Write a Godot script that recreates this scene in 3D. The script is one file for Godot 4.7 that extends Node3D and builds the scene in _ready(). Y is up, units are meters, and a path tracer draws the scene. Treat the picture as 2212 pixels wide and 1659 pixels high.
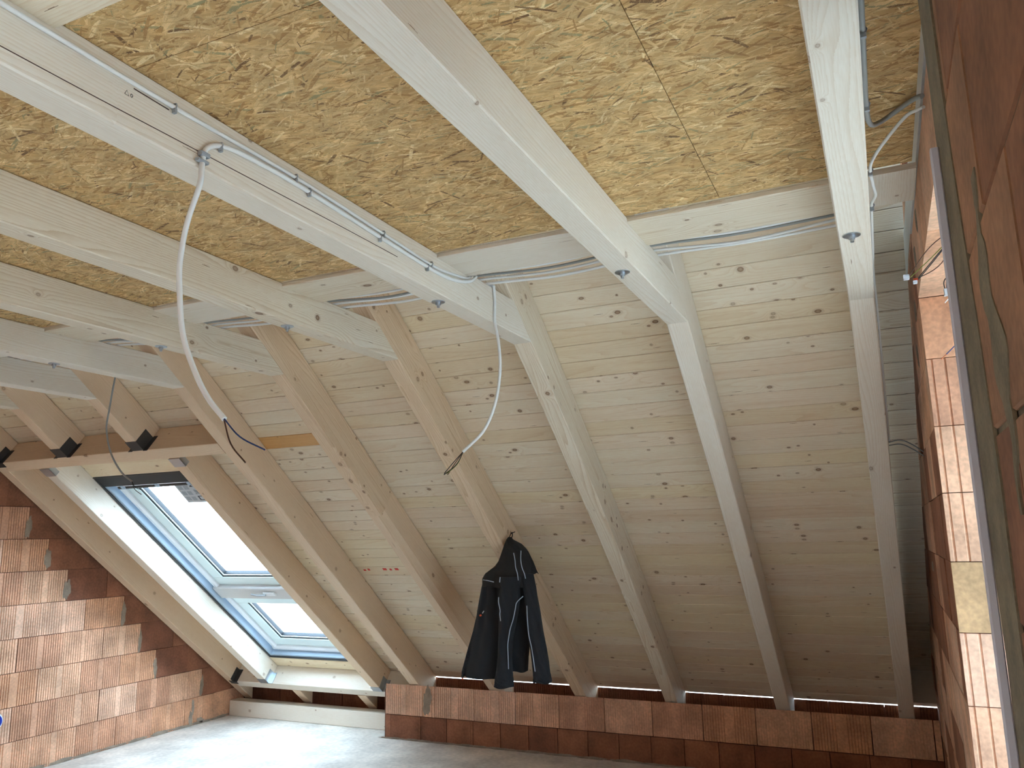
extends Node3D
# Attic under construction: one roof slope with rafters, collar beams, board lining, a roof window, clay block walls.
# x runs along the eave, y up, -z towards the eave. Slope coordinates: (x, t, o) = along the eave, distance down the slope from the knee, height over the rafters' underside.

const SIN := 0.61439
const COS := 0.78900
const TAN := 0.77870
const KY := 2.608
const KZ := -3.428
const RB := 0.0965
const RH := 0.208
const X0 := -0.052
const SP := 0.756
const XL := -6.135
const OSB := 2.766
const ZB := 2.30       # wall behind the camera
const XG := 4.2        # glazed gable of the hall to the right
const XW := 0.19       # face of the wall with the opening
const XP := 0.14       # face of the pier beside the camera
const ZN := -6.183     # face of the knee wall

var rng := RandomNumberGenerator.new()
var M := {}
var used := {}

# ---------------------------------------------------------------- mesh building
class MB:
	var v := PackedVector3Array()
	var n := PackedVector3Array()
	var uv := PackedVector2Array()
	func tri3(a: Vector3, b: Vector3, c: Vector3, na: Vector3, nb: Vector3, nc: Vector3, ua := Vector2.ZERO, ub := Vector2.ZERO, uc := Vector2.ZERO) -> void:
		if (b - a).cross(c - a).dot(na + nb + nc) > 0.0:
			v.append_array(PackedVector3Array([a, c, b])); n.append_array(PackedVector3Array([na, nc, nb])); uv.append_array(PackedVector2Array([ua, uc, ub]))
		else:
			v.append_array(PackedVector3Array([a, b, c])); n.append_array(PackedVector3Array([na, nb, nc])); uv.append_array(PackedVector2Array([ua, ub, uc]))
	func quad(a: Vector3, b: Vector3, c: Vector3, d: Vector3, nn: Vector3, ua := Vector2.ZERO, ub := Vector2.ZERO, uc := Vector2.ZERO, ud := Vector2.ZERO) -> void:
		tri3(a, b, c, nn, nn, nn, ua, ub, uc)
		tri3(a, c, d, nn, nn, nn, ua, uc, ud)
	func mesh() -> ArrayMesh:
		var arr := []
		arr.resize(Mesh.ARRAY_MAX)
		arr[Mesh.ARRAY_VERTEX] = v
		arr[Mesh.ARRAY_NORMAL] = n
		arr[Mesh.ARRAY_TEX_UV] = uv
		var m := ArrayMesh.new()
		m.add_surface_from_arrays(Mesh.PRIMITIVE_TRIANGLES, arr)
		return m

func S(x: float, t: float, o: float) -> Vector3:
	return Vector3(x, KY - SIN * t + COS * o, KZ - COS * t - SIN * o)

# A timber that bows sideways: bow is the shift 3.4 m along, growing with the square of the distance.
func sway(side: Vector3, l: float, bow: float) -> Vector3:
	return side * bow * (l / 3.4) * absf(l / 3.4) if l > 0.0 else Vector3.ZERO

# A squared timber: A is the corner with least side and up, cut by two planes, edges bevelled. Grain (u) runs along dir.
func add_timber(mb: MB, A: Vector3, dir: Vector3, side: Vector3, up: Vector3, w: float, h: float, p0: Vector3, n0: Vector3, p1: Vector3, n1: Vector3, bev := 0.003, usc := 2.4, vsc := 0.6, bow := 0.0, wane := 0.0) -> void:
	var wn := maxf(wane, bev)
	var sec := [Vector2(bev, 0), Vector2(w - wn, 0), Vector2(w, wn * (1.6 if wane > 0.0 else 1.0)), Vector2(w, h - bev), Vector2(w - bev, h), Vector2(bev, h), Vector2(0, h - bev), Vector2(0, bev)]
	var u0 := rng.randf()
	var v0 := rng.randf()
	var a := []
	var b := []
	var la := []
	var lb := []
	for q in sec:
		var p: Vector3 = A + side * q.x + up * q.y
		var ta: float = (p0 - p).dot(n0) / dir.dot(n0)
		var tb: float = (p1 - p).dot(n1) / dir.dot(n1)
		a.append(p + dir * ta); b.append(p + dir * tb); la.append(ta); lb.append(tb)
	var acc := 0.0
	for i in 8:
		var j := (i + 1) % 8
		var e: Vector2 = sec[j] - sec[i]
		var nn: Vector3 = (side * e.y - up * e.x).normalized()
		var va := v0 + acc / vsc
		var vb := v0 + (acc + e.length()) / vsc
		var seg := 8 if bow != 0.0 else 1
		for k in seg:
			var f0 := float(k) / seg
			var f1 := float(k + 1) / seg
			var ia: float = lerpf(la[i], lb[i], f0)
			var ib: float = lerpf(la[i], lb[i], f1)
			var ja: float = lerpf(la[j], lb[j], f0)
			var jb: float = lerpf(la[j], lb[j], f1)
			mb.quad(a[i].lerp(b[i], f0) + sway(side, ia, bow), a[i].lerp(b[i], f1) + sway(side, ib, bow), a[j].lerp(b[j], f1) + sway(side, jb, bow), a[j].lerp(b[j], f0) + sway(side, ja, bow), nn, Vector2(u0 + ia / usc, va), Vector2(u0 + ib / usc, va), Vector2(u0 + jb / usc, vb), Vector2(u0 + ja / usc, vb))
		acc += e.length()
	for i in 8:
		a[i] += sway(side, la[i], bow)
		b[i] += sway(side, lb[i], bow)
	for i in range(1, 7):
		mb.tri3(a[0], a[i], a[i + 1], -n0, -n0, -n0, Vector2(u0, v0), Vector2(u0 + 0.01, v0 + 0.02), Vector2(u0 + 0.02, v0))
		mb.tri3(b[0], b[i], b[i + 1], n1, n1, n1, Vector2(u0, v0), Vector2(u0 + 0.01, v0 + 0.02), Vector2(u0 + 0.02, v0))

func timber(A: Vector3, dir: Vector3, side: Vector3, up: Vector3, w: float, h: float, l: float, bev := 0.003) -> ArrayMesh:
	var mb := MB.new()
	add_timber(mb, A, dir, side, up, w, h, A, dir, A + dir * l, dir, bev)
	return mb.mesh()

# A box in slope coordinates.
func add_sbox(mb: MB, x0: float, x1: float, t0: float, t1: float, o0: float, o1: float, bev := 0.002, along_x := true) -> void:
	var X := Vector3.RIGHT
	var D := Vector3(0, -SIN, -COS)
	var N := Vector3(0, COS, -SIN)
	if along_x:
		add_timber(mb, S(x0, t0, o0), X, D, N, t1 - t0, o1 - o0, S(x0, t0, o0), X, S(x1, t0, o0), X, bev)
	else:
		add_timber(mb, S(x0, t0, o0), D, X, N, x1 - x0, o1 - o0, S(x0, t0, o0), D, S(x0, t1, o0), D, bev)

func sbox(x0: float, x1: float, t0: float, t1: float, o0: float, o1: float, bev := 0.002, along_x := true) -> ArrayMesh:
	var mb := MB.new()
	add_sbox(mb, x0, x1, t0, t1, o0, o1, bev, along_x)
	return mb.mesh()

# A rectangular ring in slope coordinates, w wide.
func sring(x0: float, x1: float, t0: float, t1: float, o0: float, o1: float, w: float, bev := 0.002) -> ArrayMesh:
	var mb := MB.new()
	add_sbox(mb, x0, x1, t0, t0 + w, o0, o1, bev)
	add_sbox(mb, x0, x1, t1 - w, t1, o0, o1, bev)
	add_sbox(mb, x0, x0 + w, t0 + w, t1 - w, o0, o1, bev, false)
	add_sbox(mb, x1 - w, x1, t0 + w, t1 - w, o0, o1, bev, false)
	return mb.mesh()

func add_box(mb: MB, lo: Vector3, hi: Vector3, bev := 0.002) -> void:
	var d := hi - lo
	if d.x >= d.z and d.x >= d.y:
		add_timber(mb, lo, Vector3.RIGHT, Vector3.BACK, Vector3.UP, d.z, d.y, lo, Vector3.RIGHT, hi, Vector3.RIGHT, bev)
	elif d.z >= d.y:
		add_timber(mb, lo, Vector3.BACK, Vector3.RIGHT, Vector3.UP, d.x, d.y, lo, Vector3.BACK, hi, Vector3.BACK, bev)
	else:
		add_timber(mb, lo, Vector3.UP, Vector3.RIGHT, Vector3.BACK, d.x, d.z, lo, Vector3.UP, hi, Vector3.UP, bev)

func box(lo: Vector3, hi: Vector3, bev := 0.002) -> ArrayMesh:
	var mb := MB.new()
	add_box(mb, lo, hi, bev)
	return mb.mesh()

# A polygon in (z, y) drawn out along x.
func prism_x(poly: PackedVector2Array, x0: float, x1: float) -> ArrayMesh:
	var mb := MB.new()
	var idx := Geometry2D.triangulate_polygon(poly)
	for k in range(0, idx.size(), 3):
		var q := [poly[idx[k]], poly[idx[k + 1]], poly[idx[k + 2]]]
		mb.tri3(Vector3(x0, q[0].y, q[0].x), Vector3(x0, q[1].y, q[1].x), Vector3(x0, q[2].y, q[2].x), Vector3.LEFT, Vector3.LEFT, Vector3.LEFT, q[0], q[1], q[2])
		mb.tri3(Vector3(x1, q[0].y, q[0].x), Vector3(x1, q[1].y, q[1].x), Vector3(x1, q[2].y, q[2].x), Vector3.RIGHT, Vector3.RIGHT, Vector3.RIGHT, q[0], q[1], q[2])
	var cw := -1.0 if Geometry2D.is_polygon_clockwise(poly) else 1.0
	for i in poly.size():
		var a := poly[i]
		var b := poly[(i + 1) % poly.size()]
		var e := (b - a).normalized() * cw
		mb.quad(Vector3(x0, a.y, a.x), Vector3(x0, b.y, b.x), Vector3(x1, b.y, b.x), Vector3(x1, a.y, a.x), Vector3(0, -e.x, e.y), a, b, b, a)
	return mb.mesh()

# A clay block seen from its ribbed face: x along, y up, face at z = 0, grooves run upwards. drop lowers the rear top edge.
func ribbed(l: float, h: float, d: float, drop := 0.0, pitch := 0.0195, gw := 0.0075, gd := 0.005, band := 0.05) -> ArrayMesh:
	var mb := MB.new()
	var g := 0.0015
	var ps := [Vector2(g, 0.0)]
	var xx := 0.012
	while xx < l - 0.016:
		if absf(xx + gw / 2 - l / 2) > band / 2:
			ps.append_array([Vector2(xx, 0), Vector2(xx + gw * 0.3, -gd), Vector2(xx + gw * 0.7, -gd), Vector2(xx + gw, 0)])
		xx += pitch
	ps.append(Vector2(l - g, 0.0))
	for i in ps.size() - 1:
		var a: Vector2 = ps[i]
		var b: Vector2 = ps[i + 1]
		var e := (b - a).normalized()
		mb.quad(Vector3(a.x, g, a.y), Vector3(b.x, g, b.y), Vector3(b.x, h - g, b.y), Vector3(a.x, h - g, a.y), Vector3(-e.y, 0, e.x), Vector2(a.x, 0), Vector2(b.x, 0), Vector2(b.x, h), Vector2(a.x, h))
	var rt := h - g - drop
	mb.quad(Vector3(g, h - g, 0), Vector3(l - g, h - g, 0), Vector3(l - g, rt, -d), Vector3(g, rt, -d), Vector3(0, d, -drop).normalized())
	mb.quad(Vector3(g, g, 0), Vector3(l - g, g, 0), Vector3(l - g, g, -d), Vector3(g, g, -d), Vector3.DOWN)
	mb.quad(Vector3(g, g, 0), Vector3(g, h - g, 0), Vector3(g, rt, -d), Vector3(g, g, -d), Vector3.LEFT)
	mb.quad(Vector3(l - g, g, 0), Vector3(l - g, h - g, 0), Vector3(l - g, rt, -d), Vector3(l - g, g, -d), Vector3.RIGHT)
	mb.quad(Vector3(g, g, -d), Vector3(l - g, g, -d), Vector3(l - g, rt, -d), Vector3(g, rt, -d), Vector3.FORWARD)
	return mb.mesh()

func smooth_path(p: Array, per := 8) -> PackedVector3Array:
	var out := PackedVector3Array()
	for i in p.size() - 1:
		var a: Vector3 = p[i]
		var b: Vector3 = p[i + 1]
		var pre: Vector3 = p[i - 1] if i > 0 else a - (b - a)
		var post: Vector3 = p[i + 2] if i + 2 < p.size() else b + (b - a)
		for k in per:
			out.append(a.cubic_interpolate(b, pre, post, float(k) / per))
	out.append(p[p.size() - 1])
	return out

func add_tube(mb: MB, p: PackedVector3Array, r: float, sides := 8) -> void:
	var up := Vector3.UP
	var rings := []
	var norms := []
	for i in p.size():
		var d := (p[mini(i + 1, p.size() - 1)] - p[maxi(i - 1, 0)]).normalized()
		if absf(up.dot(d)) > 0.98:
			up = Vector3.RIGHT if absf(d.x) < 0.9 else Vector3.BACK
		var s := d.cross(up).normalized()
		up = s.cross(d).normalized()
		var ring := []
		var nr := []
		for k in sides:
			var a := TAU * k / sides
			var nn := s * cos(a) + up * sin(a)
			nr.append(nn)
			ring.append(p[i] + nn * r)
		rings.append(ring); norms.append(nr)
	for i in p.size() - 1:
		for k in sides:
			var j := (k + 1) % sides
			mb.tri3(rings[i][k], rings[i + 1][k], rings[i + 1][j], norms[i][k], norms[i + 1][k], norms[i + 1][j])
			mb.tri3(rings[i][k], rings[i + 1][j], rings[i][j], norms[i][k], norms[i + 1][j], norms[i][j])
	for e in [0, p.size() - 1]:
		var nd: Vector3 = (p[0] - p[1]).normalized() if e == 0 else (p[e] - p[e - 1]).normalized()
		for k in range(1, sides - 1):
			mb.tri3(rings[e][0], rings[e][k], rings[e][k + 1], nd, nd, nd)

func tube(p: Array, r: float, per := 8, sides := 8) -> ArrayMesh:
	var mb := MB.new()
	add_tube(mb, smooth_path(p, per), r, sides)
	return mb.mesh()

func cyl(a: Vector3, b: Vector3, r: float, sides := 16) -> ArrayMesh:
	var mb := MB.new()
	add_tube(mb, PackedVector3Array([a, b]), r, sides)
	return mb.mesh()

# An uneven flat lump on a face: centre c, directions ex and ey in the face, nn out of it.
func lump(c: Vector3, ex: Vector3, ey: Vector3, nn: Vector3, w: float, h: float, d: float) -> ArrayMesh:
	var mb := MB.new()
	var k := 36
	var ph := rng.randf() * TAU
	var rim := []
	var mid := []
	for i in k:
		var a := TAU * i / k
		var f := 0.85 + 0.16 * sin(2 * a + ph) + 0.10 * sin(5 * a + 2.3 * ph) + 0.07 * sin(11 * a + 4.1 * ph) + 0.05 * rng.randf()
		var q := ex * cos(a) * w * f + ey * sin(a) * h * f
		rim.append(c + q)
		mid.append(c + q * 0.75 + nn * d)
	for i in k:
		var j := (i + 1) % k
		mb.quad(rim[i], rim[j], mid[j], mid[i], nn)
		mb.tri3(mid[i], mid[j], c + nn * d, nn, nn, nn)
	return mb.mesh()

# ---------------------------------------------------------------- nodes
func numbered(called: String) -> String:
	if not used.has(called):
		used[called] = 0
		return called
	used[called] += 1
	return "%s_%03d" % [called, used[called]]

func tag(o: Node3D, label: String, category: String, group := "") -> void:
	o.set_meta("label", label)
	o.set_meta("category", category)
	if group:
		o.set_meta("group", group)

func obj(called: String, mesh: Mesh, m: Material, parent: Node3D = null) -> MeshInstance3D:
	var o := MeshInstance3D.new()
	o.mesh = mesh
	o.material_override = m
	if parent == null:
		o.name = numbered(called)
		add_child(o)
	else:
		o.name = called
		parent.add_child(o, true)
		var p: Node3D = parent
		while p != self:
			o.position -= p.position
			p = p.get_parent()
	return o

func thing(called: String, label: String, category: String, at: Vector3, group := "") -> Node3D:
	var o := Node3D.new()
	o.name = numbered(called)
	add_child(o)
	o.position = at
	tag(o, label, category, group)
	return o

func structure(called: String) -> Node3D:
	var o := Node3D.new()
	o.name = called
	add_child(o)
	o.set_meta("kind", "structure")
	return o

func struct(called: String, mesh: Mesh, m: Material) -> MeshInstance3D:
	var o := MeshInstance3D.new()
	o.name = called
	o.mesh = mesh
	o.material_override = m
	add_child(o)
	o.set_meta("kind", "structure")
	return o

# ---------------------------------------------------------------- textures and materials
func noise(seed_: int, freq: float, w: int, h: int, W: int, H: int, oct := 3) -> PackedByteArray:
	var f := FastNoiseLite.new()
	f.seed = seed_
	f.noise_type = FastNoiseLite.TYPE_SIMPLEX_SMOOTH
	f.frequency = freq
	f.fractal_octaves = oct
	var im := f.get_seamless_image(w, h)
	im.convert(Image.FORMAT_L8)
	if w != W or h != H:
		im.resize(W, H, Image.INTERPOLATE_CUBIC)
	return im.get_data()

# Planed softwood: grain along u. One tile stands for 2.4 m by 0.6 m.
func wood_texture(seed_: int, base: Color, late: Color, knot: Color, knots: int, rings: int, W: int, H: int, contrast: float) -> ImageTexture:
	var r := RandomNumberGenerator.new()
	r.seed = seed_
	var warp := noise(seed_, 0.016, 64, 256, W, H, 2)
	var fibre := noise(seed_ + 1, 0.28, 128, 512, W, H, 2)
	var blot := noise(seed_ + 2, 0.03, 64, 128, W, H, 3)
	var field := PackedFloat32Array()
	field.resize(W * H)
	var dark := PackedFloat32Array()
	dark.resize(W * H)
	var sc := W / 2048.0
	for k in knots:
		var big := r.randf()
		var ry := (4.0 + 7.0 * big * big) * sc
		var rx := ry * r.randf_range(1.0, 1.7)
		var cx := r.randf_range(rx * 7, W - rx * 7)
		var cy := r.randf_range(ry * 5 + 1, H - ry * 5 - 1)
		var tone := r.randf_range(0.45, 1.0)
		for y in range(int(cy - ry * 5), int(cy + ry * 5)):
			for x in range(int(cx - rx * 6), int(cx + rx * 6)):
				var dx := (x - cx) / rx
				var dy := (y - cy) / ry
				var i := y * W + x
				field[i] += 2.4 * exp(-dx * dx / 9.0 - dy * dy / 4.5)
				var q := dx * dx + dy * dy
				if q < 1.0:
					dark[i] = maxf(dark[i], tone * (0.55 + 0.45 * q))
				elif q < 4.0:
					dark[i] = maxf(dark[i], tone * 0.22 * (4.0 - q) / 3.0)
	for k in int(knots * 0.35):     # resin pockets and short cracks
		var cx := r.randf_range(60, W - 60)
		var cy := r.randi_range(4, H - 5)
		var len_ := r.randf_range(8, 26) * sc
		for x in range(int(cx - len_), int(cx + len_)):
			dark[cy * W + x] = 0.8
			if absf(x - cx) < len_ * 0.5:
				dark[(cy + 1) * W + x] = 0.7
	var px := PackedByteArray()
	px.resize(W * H * 3)
	var i := 0
	for y in H:
		var ry0 := float(y) * rings / H
		for x in W:
			var q := ry0 + warp[i] * 0.022 + field[i]
			var f := q - floorf(q)
			var l := f * f * f * contrast + (fibre[i] - 128) * 0.0016 + (blot[i] - 128) * 0.0012
			var d := dark[i]
			var o := i * 3
			px[o] = clampi(int(255.0 * (lerpf(lerpf(base.r, late.r, l), knot.r, d))), 0, 255)
			px[o + 1] = clampi(int(255.0 * (lerpf(lerpf(base.g, late.g, l), knot.g, d))), 0, 255)
			px[o + 2] = clampi(int(255.0 * (lerpf(lerpf(base.b, late.b, l), knot.b, d))), 0, 255)
			i += 1
	return ImageTexture.create_from_image(Image.create_from_data(W, H, false, Image.FORMAT_RGB8, px))

# Pressed strand board: thousands of overlapping wood strands.
func strand_texture(seed_: int, W: int) -> ImageTexture:
	var r := RandomNumberGenerator.new()
	r.seed = seed_
	var px := PackedByteArray()
	px.resize(W * W * 3)
	for i in W * W:
		px[i * 3] = 190; px[i * 3 + 1] = 150; px[i * 3 + 2] = 98
	var blot := noise(seed_ + 5, 0.012, W, W, W, W, 3)
	for k in 9500:
		var late := k > 4800
		var l := r.randf_range(12, 44) if late else r.randf_range(34, 90)
		var w := r.randf_range(1.2, 4.6) if late else r.randf_range(4, 11)
		var a := r.randfn(0.0, 0.55)
		var ca := cos(a)
		var sa := sin(a)
		var x0 := r.randf() * W
		var y0 := r.randf() * W
		var c := Color(0.77, 0.61, 0.405).lerp(Color(0.87, 0.735, 0.53), r.randf())
		var pick := r.randf()
		if pick < 0.16:
			c = Color(0.66, 0.49, 0.29)
		elif pick < 0.185:
			c = Color(0.46, 0.33, 0.20)
		elif pick < 0.215:
			c = Color(0.60, 0.545, 0.385)
		elif pick < 0.26:
			c = Color(0.92, 0.81, 0.62)
		var taper := r.randf_range(0.2, 0.9)
		var nl := int(l)
		for s in nl:
			var ww := w * (1.0 - taper * absf(float(s) / nl - 0.5))
			var nw := maxi(1, int(ww))
			for t in nw:
				var xx := posmod(int(x0 + s * ca - t * sa), W)
				var yy := posmod(int(y0 + s * sa + t * ca), W)
				var o := (yy * W + xx) * 3
				var e := 0.90 if t == 0 else (0.96 + 0.06 * ((t * 7 + k) % 3) / 2.0)
				px[o] = int(c.r * 255 * e); px[o + 1] = int(c.g * 255 * e); px[o + 2] = int(c.b * 255 * e)
	for i in W * W:
		var f := 0.955 + blot[i] * 0.0008
		px[i * 3] = mini(255, int(px[i * 3] * f)); px[i * 3 + 1] = mini(255, int(px[i * 3 + 1] * f)); px[i * 3 + 2] = mini(255, int(px[i * 3 + 2] * f))
	return ImageTexture.create_from_image(Image.create_from_data(W, W, false, Image.FORMAT_RGB8, px))

# Mottled mineral surface: tint and blotches round white, multiplied by the material's colour.
func mottle_texture(seed_: int, W: int, coarse: float, fine: float, smear: float) -> ImageTexture:
	var a := noise(seed_, 0.008, W, W, W, W, 4)
	var b := noise(seed_ + 1, 0.09, W, W, W, W, 3)
	var c := noise(seed_ + 2, 0.014, W, W, W, W, 4)
	var px := PackedByteArray()
	px.resize(W * W * 3)
	for i in W * W:
		var f := 0.86 + (a[i] - 128) * coarse / 128.0 + (b[i] - 128) * fine / 128.0
		var s := clampf((c[i] - 165) / 60.0, 0, 1) * smear
		px[i * 3] = clampi(int(255 * lerpf(f, 0.95, s)), 0, 255)
		px[i * 3 + 1] = clampi(int(255 * lerpf(f * 0.995, 1.0, s)), 0, 255)
		px[i * 3 + 2] = clampi(int(255 * lerpf(f * 0.985, 1.0, s)), 0, 255)
	return ImageTexture.create_from_image(Image.create_from_data(W, W, false, Image.FORMAT_RGB8, px))

func sticker_texture() -> ImageTexture:
	var im := Image.create(128, 128, false, Image.FORMAT_RGB8)
	im.fill(Color(0.74, 0.76, 0.78))
	var ink := Color(0.22, 0.22, 0.26)
	var pale := Color(0.60, 0.63, 0.67)
	for k in 3:
		for j in 2:
			im.fill_rect(Rect2i(8 + j * 26, 12 + k * 38, 20, 26), pale)
	for k in 14:      # warning triangle
		im.fill_rect(Rect2i(66 - k / 2, 8 + k, 1 + k, 1), ink)
	for k in 30:      # hatched panel
		for j in 4:
			im.fill_rect(Rect2i(66 + ((k + j * 13) % 50), 42 + k, 5, 1), ink)
	im.fill_rect(Rect2i(66, 84, 52, 30), ink)
	im.fill_rect(Rect2i(72, 89, 40, 20), Color(0.74, 0.76, 0.78))
	im.fill_rect(Rect2i(86, 10, 12, 18), ink)
	im.fill_rect(Rect2i(90, 14, 12, 8), Color(0.74, 0.76, 0.78))
	return ImageTexture.create_from_image(im)

func mat(c: Color, rough := 0.7, tex: Texture2D = null, metal := 0.0) -> StandardMaterial3D:
	var m := StandardMaterial3D.new()
	m.albedo_color = c
	m.roughness = rough
	m.metallic = metal
	if tex:
		m.albedo_texture = tex
	return m

func tri_mat(c: Color, rough: float, tex: Texture2D, scale_: float, world := true) -> StandardMaterial3D:
	var m := mat(c, rough, tex)
	m.uv1_triplanar = true
	m.uv1_world_triplanar = world
	m.uv1_scale = Vector3.ONE * scale_
	return m

func make_materials() -> void:
	var spruce := wood_texture(58, Color(0.92, 0.88, 0.82), Color(0.845, 0.77, 0.675), Color(0.50, 0.37, 0.27), 12, 64, 2048, 512, 0.55)
	var fir := wood_texture(23, Color(0.91, 0.87, 0.805), Color(0.81, 0.725, 0.615), Color(0.42, 0.29, 0.19), 26, 40, 2048, 512, 0.75)
	var pine := wood_texture(37, Color(0.925, 0.862, 0.762), Color(0.83, 0.70, 0.545), Color(0.45, 0.31, 0.20), 34, 28, 2048, 512, 0.34)
	M.spruce = mat(Color(1, 1, 1), 0.62, spruce)
	M.fir = mat(Color(1, 0.985, 0.96), 0.62, fir)
	M.spruce_warm = mat(Color(0.99, 0.915, 0.835), 0.65, spruce)
	M.fir_warm = mat(Color(0.99, 0.915, 0.835), 0.65, fir)
	M.board = []
	for c in [Color(1, 1, 1), Color(1.0, 0.985, 0.98), Color(1.0, 0.99, 0.95), Color(0.98, 0.955, 0.94), Color(1.0, 1.0, 1.0), Color(0.985, 0.965, 0.93)]:
		M.board.append(mat(c, 0.6, pine))
	M.board_amber = mat(Color(0.92, 0.76, 0.55), 0.6, pine)
	
	M.strand = mat(Color(0.985, 1, 1), 0.7, strand_texture(5, 1024))
	var clay := mottle_texture(71, 512, 0.11, 0.08, 0.15)
	M.clay = []
	for c in [Color(0.98, 0.77, 0.635), Color(1.0, 0.81, 0.69), Color(0.95, 0.72, 0.57), Color(0.985, 0.785, 0.65), Color(0.91, 0.69, 0.56)]:
		M.clay.append(tri_mat(c, 0.85, clay, 0.9))
	M.clay_red = []
	for c in [Color(0.64, 0.415, 0.305), Color(0.68, 0.445, 0.33), Color(0.60, 0.385, 0.29)]:
		M.clay_red.append(tri_mat(c, 0.9, clay, 0.9))
	M.clay_pale = tri_mat(Color(0.86, 0.70, 0.52), 0.8, clay, 0.9)
	M.clay_core = tri_mat(Color(0.50, 0.34, 0.27), 0.95, clay, 0.9)
	M.mortar = tri_mat(Color(0.68, 0.61, 0.54), 0.95, clay, 2.0)
	M.mortar_old = tri_mat(Color(0.55, 0.50, 0.41), 0.95, clay, 2.0)
	M.clay_brown = [tri_mat(Color(0.70, 0.505, 0.375), 0.85, clay, 0.9), tri_mat(Color(0.74, 0.54, 0.41), 0.85, clay, 0.9), tri_mat(Color(0.61, 0.405, 0.29), 0.85, clay, 0.9)]
	M.plaster = mat(Color(0.90, 0.90, 0.89), 0.9)
	M.screed = tri_mat(Color(0.98, 0.94, 0.895), 0.75, mottle_texture(91, 512, 0.10, 0.06, 0.35), 0.45)
	M.cable = mat(Color(0.92, 0.92, 0.91), 0.45)
	M.cable_grey = mat(Color(0.60, 0.61, 0.60), 0.5)
	M.clip = mat(Color(0.62, 0.64, 0.66), 0.5)
	M.wire_black = mat(Color(0.04, 0.04, 0.045), 0.5)
	M.wire_brown = mat(Color(0.28, 0.15, 0.07), 0.5)
	M.wire_blue = mat(Color(0.13, 0.22, 0.42), 0.5)
	M.wire_green = mat(Color(0.45, 0.46, 0.13), 0.5)
	M.copper = mat(Color(0.80, 0.48, 0.32), 0.35, null, 1.0)
	M.zinc = mat(Color(0.72, 0.75, 0.78), 0.32, null, 0.9)
	M.steel_dark = mat(Color(0.27, 0.265, 0.26), 0.55, null, 0.3)
	M.frame_white = mat(Color(0.93, 0.95, 0.97), 0.35)
	M.frame_blue = mat(Color(0.66, 0.74, 0.81), 0.4)
	M.frame_grey = mat(Color(0.80, 0.80, 0.80), 0.4)
	M.frame_pale = mat(Color(0.90, 0.97, 0.98), 0.4)
	M.gasket = mat(Color(0.06, 0.08, 0.10), 0.6)
	M.flap = mat(Color(0.10, 0.125, 0.14), 0.55)
	M.glass = mat(Color(0.9, 0.97, 1.0, 0.06), 0.02)
	M.glass.transparency = BaseMaterial3D.TRANSPARENCY_ALPHA
	M.sticker = mat(Color(1, 1, 1), 0.6, sticker_texture())
	M.cloth = mat(Color(0.115, 0.125, 0.145), 0.9)
	M.cloth.rim_enabled = true
	M.cloth.rim = 0.25
	M.cloth_in = mat(Color(0.125, 0.12, 0.12), 0.9)
	M.piping = mat(Color(0.66, 0.71, 0.77), 0.4)
	M.orange = mat(Color(0.90, 0.34, 0.12), 0.5)
	M.connector = mat(Color(0.80, 0.82, 0.85), 0.25)
	M.connector_red = mat(Color(0.62, 0.22, 0.10), 0.35)
	M.bead = mat(Color(0.82, 0.81, 0.85), 0.8)
	M.film_blue = mat(Color(0.10, 0.20, 0.62), 0.25)
	M.film_white = mat(Color(0.88, 0.90, 0.93), 0.3)
	M.red_mark = mat(Color(0.86, 0.25, 0.20), 0.7)

func rx(i: int) -> float:
	return X0 - i * SP

func _ready() -> void:
	rng.seed = 20240611
	# --- camera
	var cam := Camera3D.new()
	cam.name = "camera"
	cam.fov = 51.562
	cam.near = 0.02
	cam.position = Vector3(0, 1.687, 0)
	cam.rotation = Vector3(deg_to_rad(10.899), deg_to_rad(24.692), deg_to_rad(-1.186))
	add_child(cam)
	# --- overcast sky and exposure
	var env := Environment.new()
	env.background_mode = Environment.BG_SKY
	var sm := ProceduralSkyMaterial.new()
	sm.sky_top_color = Color(0.78, 0.90, 1.0)
	sm.sky_horizon_color = Color(0.82, 0.92, 1.0)
	sm.ground_horizon_color = Color(0.72, 0.81, 0.88)
	sm.ground_bottom_color = Color(0.54, 0.60, 0.64)
	sm.sky_energy_multiplier = 2.0
	sm.ground_energy_multiplier = 2.0
	var sky := Sky.new()
	sky.sky_material = sm
	env.sky = sky
	env.tonemap_mode = Environment.TONE_MAPPER_LINEAR
	env.tonemap_exposure = 4.95
	env.sdfgi_enabled = true
	env.ssao_enabled = true
	env.ssil_enabled = true
	var we := WorldEnvironment.new()
	we.name = "world"
	we.environment = env
	add_child(we)
	make_materials()
	# --- setting
	build_floor()
	build_ceiling()
	build_roof_boards()
	build_rear()
	build_wall_left()
	build_wall_knee()
	build_wall_right()
	build_wall_pier()
	build_window()
	# --- things
	build_rafters()
	build_collars()
	build_nailers()
	build_trimming()
	build_cables()
	build_right_wires()
	build_jacket()
	build_small()

# ---------------------------------------------------------------- setting
func build_floor() -> void:
	struct("floor", box(Vector3(XL - 0.3, -0.2, -6.9), Vector3(XG + 0.3, 0.0, ZB + 0.3), 0.0), M.screed)

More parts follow.
